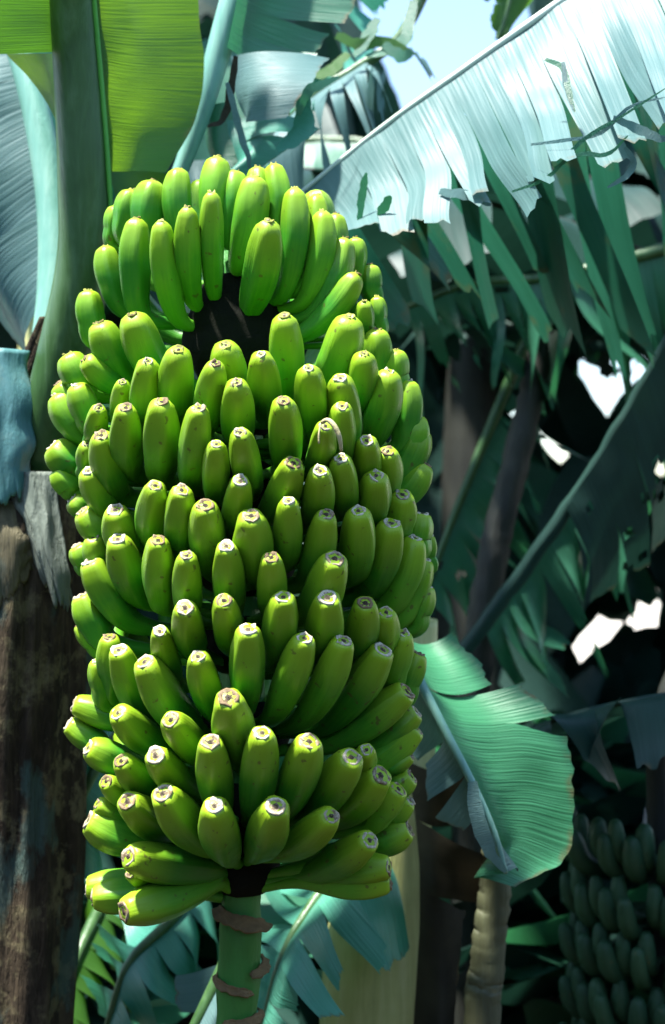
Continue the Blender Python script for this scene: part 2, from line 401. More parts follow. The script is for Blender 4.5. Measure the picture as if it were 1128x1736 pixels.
def cutlist(n, rnd, jit=0.35):
    return [(i + rnd.uniform(-jit, jit)) / n for i in range(1, n)]
def PX(lst): return [P(*a) for a in lst]

# ------------------------------------------------------------------ the banana bunch
R_TAB = [(270, 180), (350, 200), (450, 232), (520, 262), (600, 305), (700, 318), (800, 318), (900, 305), (1000, 303), (1100, 300), (1200, 300), (1300, 295), (1400, 285), (1500, 272), (1560, 262)]
C_TAB = [(270, 395), (500, 400), (700, 408), (900, 428), (1100, 424), (1300, 414), (1560, 412)]
AXIS_X = [(200, 395), (900, 412), (1500, 412), (1760, 400)]
# tip x, tip y, lower end x, lower end y, width, radius factor (all read off the photograph at full size)
BAN = [
 # top hand, inner row
 (197, 349, 205, 420, 34, .45), (225, 322, 224, 410, 46, .5), (261, 307, 266, 420, 50, .5), (303, 286, 320, 420, 46, .55), (369, 267, 366, 410, 52, .5),
 (398, 291, 392, 410, 46, .45), (437, 284, 425, 420, 44, .45), (433, 299, 404, 450, 54, .68), (464, 279, 462, 420, 44, .5),
 (500, 319, 478, 500, 47, .7), (537, 331, 508, 490, 42, .62), (548, 358, 512, 515, 44, .78), (570, 363, 538, 480, 38, .7), (586, 404, 525, 535, 42, .85),
 (603, 403, 588, 480, 34, .7), (627, 449, 618, 520, 36, .7), (607, 465, 505, 570, 42, .95), (618, 511, 606, 580, 30, .9), (639, 503, 628, 570, 28, .8),
 # top hand, outer row
 (232, 370, 248, 540, 48, .9), (273, 375, 308, 545, 43, .95), (318, 351, 332, 515, 40, .92), (359, 326, 364, 500, 40, .88), (457, 375, 424, 525, 58, 1.0),
 (178, 417, 222, 530, 42, .9), (150, 493, 178, 585, 42, .9),
 # second hand
 (224, 533, 296, 650, 58, .9), (168, 547, 230, 645, 52, .85), (115, 600, 168, 668, 48, .7), (143, 608, 232, 655, 44, .8), (100, 650, 155, 700, 46, .6),
 (97, 668, 168, 745, 50, .7), (130, 652, 180, 735, 46, .75), (88, 755, 158, 800, 54, .6), (96, 795, 150, 838, 42, .6),
 (208, 648, 222, 735, 36, .85), (252, 612, 262, 730, 52, .92), (303, 593, 306, 715, 58, .95), (366, 617, 348, 735, 48, 1.0),
 (383, 585, 396, 690, 56, .92), (443, 601, 452, 710, 52, .98), (482, 536, 480, 680, 56, .9), (594, 537, 530, 665, 62, .92),
 (523, 624, 527, 740, 52, 1.0), (402, 649, 405, 750, 50, 1.04), (481, 680, 480, 795, 50, 1.06), (577, 641, 572, 750, 54, 1.0),
 (640, 558, 618, 650, 44, .75), (618, 600, 586, 700, 50, .9), (580, 688, 556, 800, 44, 1.05), (552, 722, 520, 800, 42, 1.1),
 (669, 593, 655, 665, 40, .7), (660, 629, 608, 755, 52, .9), (692, 645, 655, 770, 42, .75), (706, 705, 680, 785, 42, .7),
 (715, 727, 655, 820, 50, .8), (722, 787, 645, 860, 46, .85), (622, 747, 606, 830, 46, 1.0), (658, 765, 634, 840, 44, .98),
 # third hand
 (274, 681, 284, 815, 53, 1.0), (213, 691, 240, 805, 51, .98), (168, 692, 176, 755, 34, .9), (337, 692, 330, 825, 50, 1.04), (172, 738, 222, 845, 48, .95),
 (147, 752, 165, 812, 32, .8), (150, 798, 206, 875, 46, .9), (367, 753, 370, 845, 42, 1.04), (408, 733, 428, 835, 45, 1.06),
 (498, 785, 446, 880, 50, 1.02), (543, 798, 524, 890, 50, 1.04), (578, 777, 572, 870, 48, 1.0), (638, 806, 602, 900, 52, .98),
 (683, 838, 650, 920, 50, .9), (716, 871, 688, 945, 40, .8), (727, 908, 706, 970, 30, .7), (408, 815, 392, 900, 46, 1.02),
 (426, 874, 430, 980, 60, 1.06), (490, 849, 478, 960, 47, 1.04), (553, 872, 510, 990, 50, 1.02), (608, 866, 584, 980, 54, 1.0),
 (664, 887, 602, 1010, 56, .98), (704, 912, 634, 1040, 52, .92), (720, 948, 655, 1060, 46, .85), (723, 993, 680, 1072, 38, .8),
 (264, 823, 268, 920, 48, .98), (308, 831, 312, 940, 50, 1.0), (348, 857, 364, 970, 54, 1.04), (140, 866, 208, 920, 48, .85), (196, 865, 242, 950, 54, .9),
 (130, 925, 168, 970, 40, .7), (158, 912, 186, 975, 40, .8), (200, 914, 258, 1020, 54, .98), (152, 952, 238, 1060, 54, .95), (268, 916, 286, 1030, 50, 1.04),
 (317, 942, 328, 1050, 47, 1.06), (122, 845, 158, 868, 34, .6), (138, 1010, 200, 1095, 50, .8), (137, 1055, 195, 1110, 42, .7),
 (384, 926, 396, 1040, 46, 1.08), (460, 945, 457, 1040, 48, 1.08), (568, 947, 512, 1050, 60, 1.06),
 # fourth hand
 (314, 1030, 340, 1110, 52, 1.06), (380, 1018, 396, 1100, 46, 1.08), (481, 1012, 462, 1120, 55, 1.08), (556, 1013, 536, 1120, 56, 1.06), (620, 1022, 584, 1120, 53, 1.02),
 (655, 1038, 628, 1130, 46, .98), (271, 1070, 305, 1160, 42, 1.0), (186, 1080, 210, 1190, 42, .8), (165, 1120, 196, 1200, 36, .75), (202, 1102, 268, 1240, 48, .92),
 (245, 1122, 342, 1250, 60, 1.0), (336, 1113, 374, 1220, 50, 1.05), (421, 1067, 417, 1200, 51, 1.1), (517, 1082, 460, 1215, 54, 1.08), (583, 1086, 504, 1225, 54, 1.05),
 (650, 1102, 542, 1232, 55, 1.0), (684, 1073, 640, 1175, 46, .9), (710, 1108, 664, 1195, 42, .8), (690, 1172, 548, 1262, 58, .95), (706, 1206, 620, 1262, 44, .85),
 (706, 1234, 600, 1310, 52, .85), (697, 1281, 630, 1310, 28, .8),
 # fifth hand
 (126, 1194, 270, 1222, 46, .85), (116, 1228, 205, 1276, 42, .75), (200, 1208, 300, 1276, 56, .98), (290, 1220, 362, 1285, 54, 1.05), (150, 1267, 240, 1300, 48, .85),
 (206, 1290, 280, 1350, 48, .95), (264, 1281, 340, 1350, 55, 1.02), (357, 1258, 378, 1380, 57, 1.1), (388, 1183, 408, 1290, 66, 1.1), (445, 1242, 428, 1380, 57, 1.1),
 (525, 1257, 474, 1380, 57, 1.08), (596, 1284, 510, 1380, 60, 1.04), (622, 1271, 600, 1320, 36, .92), (646, 1314, 560, 1390, 58, .98), (676, 1337, 610, 1405, 46, .9),
 (698, 1316, 640, 1350, 46, .8), (694, 1356, 630, 1398, 42, .75), (694, 1405, 610, 1436, 48, .8),
 # bottom hand
 (180, 1325, 235, 1362, 36, .85), (216, 1358, 300, 1410, 53, .95), (276, 1345, 366, 1436, 62, 1.04), (364, 1366, 388, 1452, 62, 1.12), (468, 1367, 434, 1446, 62, 1.12),
 (562, 1383, 456, 1446, 56, 1.05), (627, 1424, 520, 1482, 52, .98), (660, 1470, 520, 1472, 52, .9), (662, 1497, 520, 1492, 48, .85), (150, 1390, 256, 1432, 57, .85),
 (165, 1362, 230, 1390, 34, .7), (218, 1452, 362, 1476, 62, 1.0), (147, 1505, 270, 1492, 48, .8), (158, 1522, 280, 1508, 52, .9), (210, 1546, 362, 1495, 60, 1.0),
 (222, 1480, 280, 1494, 34, .75),
]
def banana_mesh(S, B, Mp, T, rmax, seed, nr=22, ns=20, end=0.45):
    rnd = random.Random(seed)
    ctrl = [S, B, Mp, T]
    # arc: pedicel first, then the fruit
    pts = []; fr = []
    for i in range(5): 
        t = i / 5 / 3; pts.append(spline(ctrl, t)); fr.append(-1 + i / 5)
    for i in range(nr + 1):
        u = i / nr
        u2 = u if u < 0.75 else 0.75 + (1 - (1 - (u - 0.75) * 4) ** 1.6) * 0.25
        pts.append(spline(ctrl, 1 / 3 + u2 * 2 / 3)); fr.append(u2)
    prof = [(-1, .34), (-.6, .34), (-.3, .44), (0, .60), (.12, .73), (.28, .88), (.44, .98), (.57, 1.0), (.70, .985), (.80, .92), (.90, .79), (.955, lerp(.66, .71, (end - .3) * 5)), (.985, lerp(.46, .62, (end - .3) * 5)), (1.0, end)]
    mb = MB(); base = 0; m = len(pts)
    tg0 = (pts[1] - pts[0]).normalized(); ref = tg0.cross(Vector((0.3, 0.1, 1))); ph = rnd.uniform(0, 6.28)
    flat = rnd.uniform(0.04, 0.10); frame = None
    for i in range(m):
        tg = (pts[min(i + 1, m - 1)] - pts[max(i - 1, 0)]).normalized()
        a = (ref - tg * ref.dot(tg)).normalized(); ref = a; b = tg.cross(a)
        r = rmax * interp(prof, fr[i])
        for k in range(ns + 1):
            th = 2 * math.pi * k / ns
            rr = r * (1 + flat * math.cos(5 * th + ph) * sstep(-0.3, 0.2, fr[i]) * (1 - 0.4 * sstep(.8, 1, fr[i])))
            mb.v.append(pts[i] + a * math.cos(th) * rr + b * math.sin(th) * rr)
            mb.uv.append((k / ns, 0.0 if fr[i] < 0 else fr[i]))
        if i == m - 1: frame = (a, b, tg, r)
    for i in range(m - 1):
        for k in range(ns):
            q = i * (ns + 1) + k
            mb.f.append((q, q + 1, q + ns + 2, q + ns + 1))
    q = (m - 1) * (ns + 1); mb.f.append(tuple(q + k for k in range(ns)))
    return mb, frame, pts[-1]
def scar_mesh(frame, T, seed):
    rnd = random.Random(seed); a, b, tg, r = frame; mb = MB(); n = 12
    rings = [(0.96, -0.002, 1.0), (1.0, 0.0006, 0.9), (0.80, 0.0010, 0.7), (0.52, -0.0012, 0.42), (0.30, 0.0002, 0.25), (0.05, 0.0008, 0.0)]
    jag = [rnd.uniform(-0.0014, 0.0020) for _ in range(n)]; rj = [rnd.uniform(.84, 1.12) for _ in range(n)]
    for (rr, h, v) in rings:
        for k in range(n + 1):
            th = 2 * math.pi * k / n; j = jag[k % n] * (1 if 0.4 < v < 0.95 else 0.2)
            mb.v.append(T + (a * math.cos(th) + b * math.sin(th)) * r * rr * (rj[k % n] if v < .95 else 1) + tg * (h + j)); mb.uv.append((k / n, v))
    for i in range(len(rings) - 1):
        for k in range(n):
            q = i * (n + 1) + k; mb.f.append((q, q + 1, q + n + 2, q + n + 1))
    return mb

bunch = thing('banana_bunch', 'large hanging bunch of green bananas in tiered hands filling the middle of the picture', 'banana bunch', P(412, 1480, AX_D))
def build_bunch():
    rnd = random.Random(4)
    for i, (tx, ty, bx, by, w, rf) in enumerate(BAN):
        R = interp(R_TAB, ty); cx = interp(C_TAB, ty)
        dx = max(-0.97, min(0.97, (tx - cx) / R))
        Rm = R * AX_D / FPX
        dT = AX_D - Rm * math.sqrt(1 - dx * dx) * rf
        T = P(tx, ty, dT)
        L = interp([(300, .150), (600, .138), (1000, .136), (1150, .145), (1400, .150)], ty)
        v = ray(bx, by); q = T - Vector((0, 0, CAM_Z))
        A = v.dot(v); Bq = v.dot(q); Cq = q.dot(q) - L * L
        disc = Bq * Bq - A * Cq
        d = (Bq + math.sqrt(disc)) / A if disc > 0 else Bq / A
        d = min(d, max(AX_D - 0.05, dT + 0.01))
        B = P(bx, by, d)
        ax = P(interp(AXIS_X, by), by + (18 if ty > 600 else 12), AX_D)
        S = ax + (B - ax).normalized() * 0.03
        ch = T - B; out = Vector((T.x - ax.x, T.y - ax.y, 0)).normalized()
        n = out * 0.8 - Vector((0, 0, 0.7)); n = (n - ch * (n.dot(ch) / ch.dot(ch))).normalized()
        bl = interp([(300, .10), (680, .10), (900, .085), (1050, .06), (1250, .04)], ty)
        if ty > 1440: bl = 0.02
        Mp = B.lerp(T, 0.52) + n * bl * rnd.uniform(0.8, 1.2) * ch.length
        rmax = w * 0.5 * (dT + 0.03) / FPX * interp([(450, 1.08), (620, 1.13), (1100, 1.13)], ty) * rnd.uniform(.95, 1.05)
        end = interp([(300, .28), (600, .30), (700, .42), (900, .46), (1200, .50)], ty) * rnd.uniform(0.9, 1.1)
        mb, fr, tip = banana_mesh(S, B, Mp, T, rmax, i, end=end)
        o = mb.build('banana', M['banana'], bunch, origin=B)
        scar_mesh(fr, tip, i + 900).build('blossom_scar', M['scar'] if ty > 600 else M['scar_dull'], o, origin=tip)
        # the far side of the bunch: about every second banana has a mate behind the stalk
        if i % 2 == 0 and abs(dx) < 0.9:
            mir = lambda p: Vector((2 * ax.x - p.x + 0.0, 2 * AX_D - p.y, p.z + 0.01))
            mb, fr, tip = banana_mesh(mir(S), mir(B), mir(Mp), mir(T), rmax * 1.05, i + 300, 14, 10, end)
            mb.build('banana', M['banana'], bunch, origin=mir(B))
    # stalk with its joints
    ys = list(range(460, 1781, 30)); mb = MB()
    bend = PX([(120, 520, 2.02), (200, 400, 2.05), (290, 345, 2.0), (360, 365, 1.86), (394, 425, 1.765)])
    pts = [spline(bend, k / 9) for k in range(10)] + [P(interp(AXIS_X, y), y, AX_D) for y in ys]; ys = [0] * 10 + ys
    mb.tube(pts, [0.0285 + 0.0014 * math.sin(k * 1.9) - 0.0035 * (k / len(ys)) for k in range(len(ys))], 20, True, None, 0.004, 3)
    mb.build('stalk', M['stalk'], bunch, origin=pts[-1])
build_bunch()

def bunch_details():
    # cushions where each hand joins the stalk; the first is a dark core filling the hollow
    mb = MB(); pts = [P(interp(AXIS_X, y), y, AX_D) for y in range(470, 671, 10)]
    mb.tube(pts, [.034 + .034 * math.sin(math.pi * k / 20) for k in range(21)], 24, True, None, .008, 4)
    mb.build('hand_cushion', M['shaded_cushion'], bunch, origin=pts[0])
    for y, r in ((690, .060), (830, .066), (960, .066), (1090, .064), (1235, .062), (1370, .058), (1462, .046)):
        mb = MB(); c = P(interp(AXIS_X, y), y, AX_D)
        pts = [c + Vector((0, 0, -0.035)), c + Vector((0, 0, -0.02)), c, c + Vector((0, 0, 0.02)), c + Vector((0, 0, 0.035))]
        mb.tube(pts, [0.03, r * .85, r, r * .85, 0.03], 18, True, None, 0.006, y)
        mb.build('hand_cushion', M['shaded_cushion'], bunch, origin=c)
    # dried bract collars and scars on the bare stalk
    def bract(y, a0, a1, tilt, h, seed, flare=.006):
        mb = MB(); c = P(interp(AXIS_X, y), y, AX_D)
        def fn(u, v):
            a = math.radians(lerp(a0, a1, u)); e = math.sin(math.pi * min(max(u, .02), .98)) ** .4
            hh = .62 * h * e * (1 + .5 * noise.noise(Vector((u * 5, seed, 0))) + .25 * noise.noise(Vector((u * 17, seed, 2))))
            r = .0262 + .0035 * e + flare * v * v + .002 * noise.noise(Vector((u * 9, v * 3, seed)))
            return c + Vector((math.cos(a) * r, math.sin(a) * r, tilt * (u - .5) - v * hh + .3 * hh)), (u, v * .9)
        mb.grid(36, 7, fn)
        o = mb.build('dry_bract', M['dry_bract'], bunch, origin=c)
        sm = o.modifiers.new('thick', 'SOLIDIFY'); sm.thickness = 0.002
    bract(1548, -165, 10, -.022, .024, 1, .010)
    bract(1660, -170, -50, -.016, .015, 2, .005)
    bract(1632, -60, 40, .012, .014, 3, .009)
    bract(1716, -120, 20, .004, .014, 4, .005)
    # a withered flower thread still clinging to one fruit
    mb = MB(); pts = PX([(545, 716, 1.488), (556, 712, 1.482), (567, 722, 1.478), (576, 742, 1.478), (579, 765, 1.484)])
    pp = [spline(pts, i / 14) for i in range(15)]
    mb.tube(pp, [0.0016 + 0.0012 * math.sin(math.pi * i / 14) for i in range(15)], 8)
    tag(mb.build('flower_thread', M['dry_pale'], bunch, origin=pp[0]), 'pale dried flower thread curled over one banana')
    pts = PX([(545, 716, 1.488), (541, 735, 1.484), (541, 752, 1.484)]); mb = MB()
    mb.tube([spline(pts, i / 8) for i in range(9)], [0.001] * 9, 6)
    mb.build('flower_thread', M['dry_pale'], bunch, origin=pts[0])
bunch_details()

# ------------------------------------------------------------------ the plant that carries the bunch (left edge)
def trunk_mesh(pts, rads, wob, seed, n=36, rings=60, ridge=0.0, ridges=0):
    mb = MB(); base = 0
    for i in range(rings + 1):
        t = i / rings; c = spline(pts, t); r = interp([(k / (len(rads) - 1), v) for k, v in enumerate(rads)], t)
        for k in range(n + 1):
            th = 2 * math.pi * k / n
            q = Vector((math.cos(th) * 1.6, math.sin(th) * 1.6, c.z * 1.6 + seed * 5.1))
            fib = noise.noise(Vector((math.cos(th) * 7, math.sin(th) * 7, c.z * 1.2 + seed)))
            rr = r + wob * noise.noise(q * 1.5) + wob * 0.6 * fib
            if ridges: rr += ridge * abs(math.sin(th * ridges * 0.5 + c.z * 1.5))
            mb.v.append(c + Vector((math.cos(th) * rr, math.sin(th) * rr, 0))); mb.uv.append((k / n, t))
    for i in range(rings):
        for k in range(n):
            q = i * (n + 1) + k; mb.f.append((q, q + 1, q + n + 2, q + n + 1))
    mb.f.append(tuple(rings * (n + 1) + k for k in range(n)))
    return mb

def main_plant():
    D = 2.02
    base = P(10, 868, D); base.z = 0
    pl = thing('banana_plant', 'banana plant with rough brown trunk and broad dark leaf at the left edge', 'banana plant', base)
    top = P(45, 640, D)
    c = [Vector((base.x - 0.05, D, -0.03)), Vector((base.x - 0.04, D, 0.5)), P(-12, 1100, D), P(0, 900, D), P(22, 780, D), P(72, 660, D), P(108, 540, D - .04)]
    trunk_mesh(c, [0.145, 0.138, 0.13, 0.128, 0.098, 0.05, 0.03], 0.022, 2, 90, 160).build('pseudostem', M['bark'], pl, origin=base)
    # old sheaths peeling off the trunk
    def sheath(a, b, mat, w, seed, lift=0.01):
        A, B = P(*a), P(*b); mb = MB(); rnd = random.Random(seed)
        def fn(u, v):
            p = A.lerp(B, u); x = (v - .5) * 2
            ww = w * (1 - 0.35 * u ** 2) * (1 + 0.25 * noise.noise(Vector((u * 5, seed, v))))
            p = p + Vector((x * ww, 0.6 * w * x * x - lift * math.sin(u * 3.0), x * 0.028 * u * (1 if seed % 2 else -1)))
            p = p + Vector((0.006 * noise.noise(Vector((u * 3, v * 4, seed))), 0.007 * noise.noise(Vector((v * 5, u * 2, seed))) + 0.0012 * noise.noise(Vector((v * 34, u * 5, seed))), 0))
            p.z += sstep(.55, 1, u) * (0.03 * noise.noise(Vector((v * 5, seed, 0))) + 0.018 * noise.noise(Vector((v * 23, seed, 0))))
            return p, (v, u * 0.9)
        mb.grid(30, 44, fn)
        o = mb.build('sheath', mat, pl, origin=A)
        sm = o.modifiers.new('thick', 'SOLIDIFY'); sm.thickness = 0.0025
    S = sheath; B_, D_, K_ = M['bark'], M['sheath_dry'], M['sheath_dark']
    S((-30, 590, 1.90), (-4, 860, 1.885), M['sheath_pale'], 0.055, 1)
    S((48, 800, 1.905), (96, 1010, 1.892), M['sheath_pale2'], 0.030, 2)
    S((-10, 850, 1.90), (14, 1010, 1.892), D_, 0.05, 3)
    # broad dark leaf overhead
    mid = PX([(62, 800, 1.97), (112, 600, 1.93), (143, 440, 1.90), (142, 300, 1.88), (134, 150, 1.86), (124, 0, 1.83), (116, -140, 1.78), (105, -330, 1.72)])
    rib = midrib(mid, 0.041, 0.026, M['petiole'], pl, 40, 'leaf_stalk', 16)
    off = Vector((0.0335, -0.012, 0))
    mb = MB(); pts = [spline(mid, lerp(.34, 1, i / 30)) + Vector((lerp(.037, .022, i / 30), -0.012, 0)) for i in range(31)]
    mb.tube(pts, [0.0035] * 31, 8); mb.build('stalk_margin', M['leaf_edge'], rib, origin=pts[0])
    m1 = PX([(150, -330, 1.72), (156, -140, 1.78), (160, 0, 1.82), (170, 110, 1.84), (178, 210, 1.86), (188, 298, 1.87)])
    e1 = PX([(330, -330, 1.94), (336, -140, 1.98), (337, 0, 2.01), (348, 125, 2.03), (326, 220, 2.02), (282, 292, 1.97)])
    blade(m1, e1, M['leaf_bright'], rib, (), 11, -0.03, rag=0.015, nv=24, per=12)
    m2 = PX([(186, 290, 1.872), (196, 330, 1.875), (204, 365, 1.88)]); e2 = PX([(284, 300, 1.975), (262, 340, 1.96), (232, 372, 1.94)])
    blade(m2, e2, M['leaf_bright'], rib, (), 12, 0.008, rag=0.03, nv=10, per=4)
    m3 = PX([(100, -330, 1.72), (98, -140, 1.78), (94, 0, 1.83), (96, 88, 1.85)]); e3 = PX([(-160, -330, 1.60), (-150, -140, 1.66), (-130, 0, 1.71), (-120, 100, 1.74)])
    blade(m3, e3, M['leaf'], rib, (), 13, 0.015, rag=0.02, nv=16, per=8)
    m4 = PX([(97, 90, 1.86), (100, 160, 1.87), (103, 240, 1.875)]); e4 = PX([(22, 92, 1.95), (62, 150, 1.93), (96, 236, 1.89)])
    blade(m4, e4, M['leaf_bright'], rib, (), 14, 0.004, rag=0.03, nv=8, per=4)
    # pale sunlit leaf behind it
    mid = PX([(60, 760, 2.06), (76, 640, 2.07), (92, 500, 2.09), (90, 360, 2.11), (70, 230, 2.13), (45, 130, 2.15), (15, 50, 2.17), (-40, -60, 2.2)])
    rib = midrib(mid, 0.030, 0.016, M['petiole_pale'], pl, 30, 'leaf_stalk', 14)
    m = mid[2:]; e = PX([(20, 640, 2.14), (-40, 520, 2.16), (-110, 380, 2.16), (-150, 240, 2.16), (-200, 130, 2.18), (-240, 0, 2.2)])
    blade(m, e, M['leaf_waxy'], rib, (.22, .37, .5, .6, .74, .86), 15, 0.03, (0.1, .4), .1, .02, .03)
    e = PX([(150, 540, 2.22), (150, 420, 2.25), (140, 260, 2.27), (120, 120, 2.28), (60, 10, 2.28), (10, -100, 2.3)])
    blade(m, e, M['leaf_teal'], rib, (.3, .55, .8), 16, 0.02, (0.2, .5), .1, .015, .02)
    return pl
main_plant()

# ------------------------------------------------------------------ the big white-glaring leaf, upper right
def ribbon(pts, w, mat, parent, name='torn_shred', twist=0.0):
    q = PX(pts); mb = MB(); n = 14
    def fn(u, v):
        p = spline(q, u); tg = (spline(q, min(1, u + .02)) - spline(q, max(0, u - .02))).normalized()
        side = tg.cross(Vector((math.sin(twist * u), -1, math.cos(twist * u) * .2))).normalized()
        ww = w * math.sin(math.pi * (0.12 + 0.85 * u)) ** .6
        ww *= 1 + .5 * noise.noise(Vector((u * 7, q[0].x * 9, v)))
        return p + side * ww * (v - .5) + Vector((0, 0.12 * ww * (2 * v - 1), 0)), (u, v * .9)
    mb.grid(n, 3, fn); return mb.build(name, mat, parent, origin=q[0])
def glare_leaf():
    mid = PX([(470, 360, 2.08), (640, 222, 2.02), (790, 115, 1.98), (950, 3, 1.95), (1100, -100, 1.94), (1260, -210, 1.95)])
    t = thing('banana_leaf', 'huge sun-bleached banana leaf slanting across the top right corner, its hanging edge torn', 'leaf', mid[0])
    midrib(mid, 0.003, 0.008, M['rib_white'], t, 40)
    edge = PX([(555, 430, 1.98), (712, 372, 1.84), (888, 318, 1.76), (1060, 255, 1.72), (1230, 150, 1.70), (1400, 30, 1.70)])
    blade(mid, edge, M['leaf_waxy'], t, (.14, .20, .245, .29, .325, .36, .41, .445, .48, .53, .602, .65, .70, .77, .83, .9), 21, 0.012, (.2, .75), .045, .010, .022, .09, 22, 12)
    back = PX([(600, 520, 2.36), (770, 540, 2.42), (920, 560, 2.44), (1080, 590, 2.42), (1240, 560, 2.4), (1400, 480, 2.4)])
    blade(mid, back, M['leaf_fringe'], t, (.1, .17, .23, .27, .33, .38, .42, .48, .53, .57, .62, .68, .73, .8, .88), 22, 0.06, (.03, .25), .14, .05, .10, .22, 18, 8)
    W, G = M['leaf_waxy'], M['leaf_mid']
    for pts, w, mt in (([(925, 100, 1.80), (955, 118, 1.79), (965, 160, 1.78), (975, 190, 1.775)], .008, G), ([(955, 105, 1.79), (958, 140, 1.785), (972, 188, 1.775)], .007, W),
                       ([(868, 325, 1.76), (930, 300, 1.75), (985, 240, 1.74), (1050, 200, 1.73), (1128, 150, 1.72)], .005, G),
                       ([(900, 245, 1.75), (960, 238, 1.74), (1020, 225, 1.74), (1070, 180, 1.73), (1128, 165, 1.72)], .005, W),
                       ([(940, 285, 1.75), (985, 262, 1.74), (1030, 262, 1.74), (1065, 230, 1.73)], .006, G), ([(1040, 200, 1.73), (1075, 215, 1.74), (1110, 232, 1.74), (1140, 236, 1.74)], .012, W),
                       ([(1060, 250, 1.74), (1075, 275, 1.75), (1060, 300, 1.76), (1030, 318, 1.77)], .008, W), ([(610, 375, 1.93), (614, 330, 1.92), (622, 293, 1.91)], .011, G),
                       ([(640, 372, 1.92), (652, 350, 1.91), (664, 333, 1.9)], .014, G), ([(745, 325, 1.86), (790, 330, 1.84), (832, 348, 1.84)], .013, W)):
        ribbon(pts, w, mt, t)
glare_leaf()

# ------------------------------------------------------------------ curled leaf and shredded leaf at the top middle
def top_middle():
    mid = PX([(432, -120, 2.10), (404, -20, 2.10), (376, 70, 2.10), (345, 180, 2.10), (308, 285, 2.10), (275, 360, 2.10)])
    t = thing('banana_leaf', 'curled teal leaf with pale rounded stalk between the dark leaf and the sky', 'leaf', mid[-1])
    midrib(mid, 0.026, 0.009, M['petiole_pale'], t, 30, 'leaf_stalk', 14)
    def b(m, e, mat, cuts=(), seed=1, **k): blade(PX(m), PX(e), mat, t, cuts, seed, **k)
    b([(420, -140, 2.05), (405, -20, 2.06), (385, 80, 2.06)], [(640, -120, 2.18), (590, 20, 2.15), (525, 128, 2.1)], M['leaf_mid'], (.35, .6, .8), 31, bulge=-0.035, tear=(.3, .6), shrink=.08, loose=.015)
    b([(392, 95, 2.07), (400, 160, 2.07), (418, 205, 2.07)], [(560, 95, 2.06), (528, 140, 2.0), (498, 198, 2.0)], M['leaf_waxy'], (), 32, bulge=.03)
    b([(385, 205, 2.10), (392, 250, 2.10), (408, 290, 2.10)], [(540, 200, 2.16), (512, 222, 2.12), (430, 285, 2.06)], M['leaf_teal'], (.5,), 33, bulge=.03)
    b([(345, 190, 2.14), (350, 240, 2.14), (372, 300, 2.14)], [(392, 170, 2.1), (410, 240, 2.1), (418, 300, 2.1)], M['leaf_mid'], (), 34, bulge=.02)
    b([(300, 280, 2.2), (320, 330, 2.2)], [(375, 270, 2.2), (360, 340, 2.2)], M['leaf_waxy'], (), 35, bulge=.02)
    ribbon([(385, 140, 2.0), (398, 185, 1.99), (408, 225, 1.99), (420, 262, 1.99), (424, 288, 2.0)], .010, M['leaf_waxy'], t)
    ribbon([(400, 95, 2.0), (392, 150, 2.0), (380, 200, 2.0), (352, 215, 2.0)], .012, M['leaf_dry'], t)
    ribbon([(505, 195, 2.0), (520, 160, 1.99), (540, 145, 1.99), (575, 130, 2.0)], .014, M['leaf_mid'], t)
    ribbon([(512, 160, 2.02), (516, 200, 2.02), (500, 235, 2.02), (470, 255, 2.02)], .03, M['leaf_teal'], t)
    t = thing('banana_leaf', 'sunlit leaf shredded into narrow curved strips left of the blue sky', 'leaf', P(600, 100, 2.5))
    mid = PX([(740, -60, 2.5), (680, 60, 2.5), (610, 112, 2.5), (548, 150, 2.5), (490, 200, 2.52)])
    midrib(mid, .012, .006, M['petiole'], t)
    blade(mid, PX([(760, 130, 2.4), (690, 210, 2.38), (650, 268, 2.38), (590, 320, 2.4), (520, 340, 2.42)]), M['leaf_waxy'], t, (.2, .3, .38, .46, .54, .62, .7, .8), 41, .05, (.02, .1), .42, .03, .04, .2)
    blade(mid, PX([(610, -90, 2.6), (560, -20, 2.6), (530, 30, 2.6), (490, 80, 2.6), (450, 140, 2.6)]), M['leaf_teal'], t, cutlist(9, random.Random(3)), 42, .05, (.05, .2), .4, .03, .05, .2)
    for k, pts in enumerate(([(700, 0, 2.45), (690, 60, 2.44), (660, 85, 2.44), (620, 95, 2.44)], [(570, 60, 2.45), (610, 75, 2.44), (650, 70, 2.44), (705, 92, 2.43)],
                             [(640, 30, 2.44), (625, 60, 2.44), (600, 95, 2.44)], [(590, 90, 2.44), (560, 120, 2.43), (530, 128, 2.43)], [(650, 75, 2.44), (680, 95, 2.43), (702, 88, 2.42)])):
        ribbon(pts, .022, M['leaf'] if k % 2 else M['leaf_mid'], t)
    t = thing('banana_leaf', 'small bright yellow-green leaf tip hanging above the blue sky', 'leaf', P(880, -80, 2.6))
    mid = PX([(900, -120, 2.6), (875, -40, 2.6), (850, 50, 2.6), (840, 66, 2.6)])
    midrib(mid, .006, .002, M['petiole'], t)
    blade(mid, PX([(980, -120, 2.64), (930, -40, 2.64), (880, 30, 2.62), (842, 68, 2.6)]), M['leaf'], t, (), 43, .01)
    blade(mid, PX([(830, -120, 2.56), (815, -40, 2.56), (822, 20, 2.58), (838, 68, 2.6)]), M['leaf'], t, (.5,), 44, .01)
top_middle()

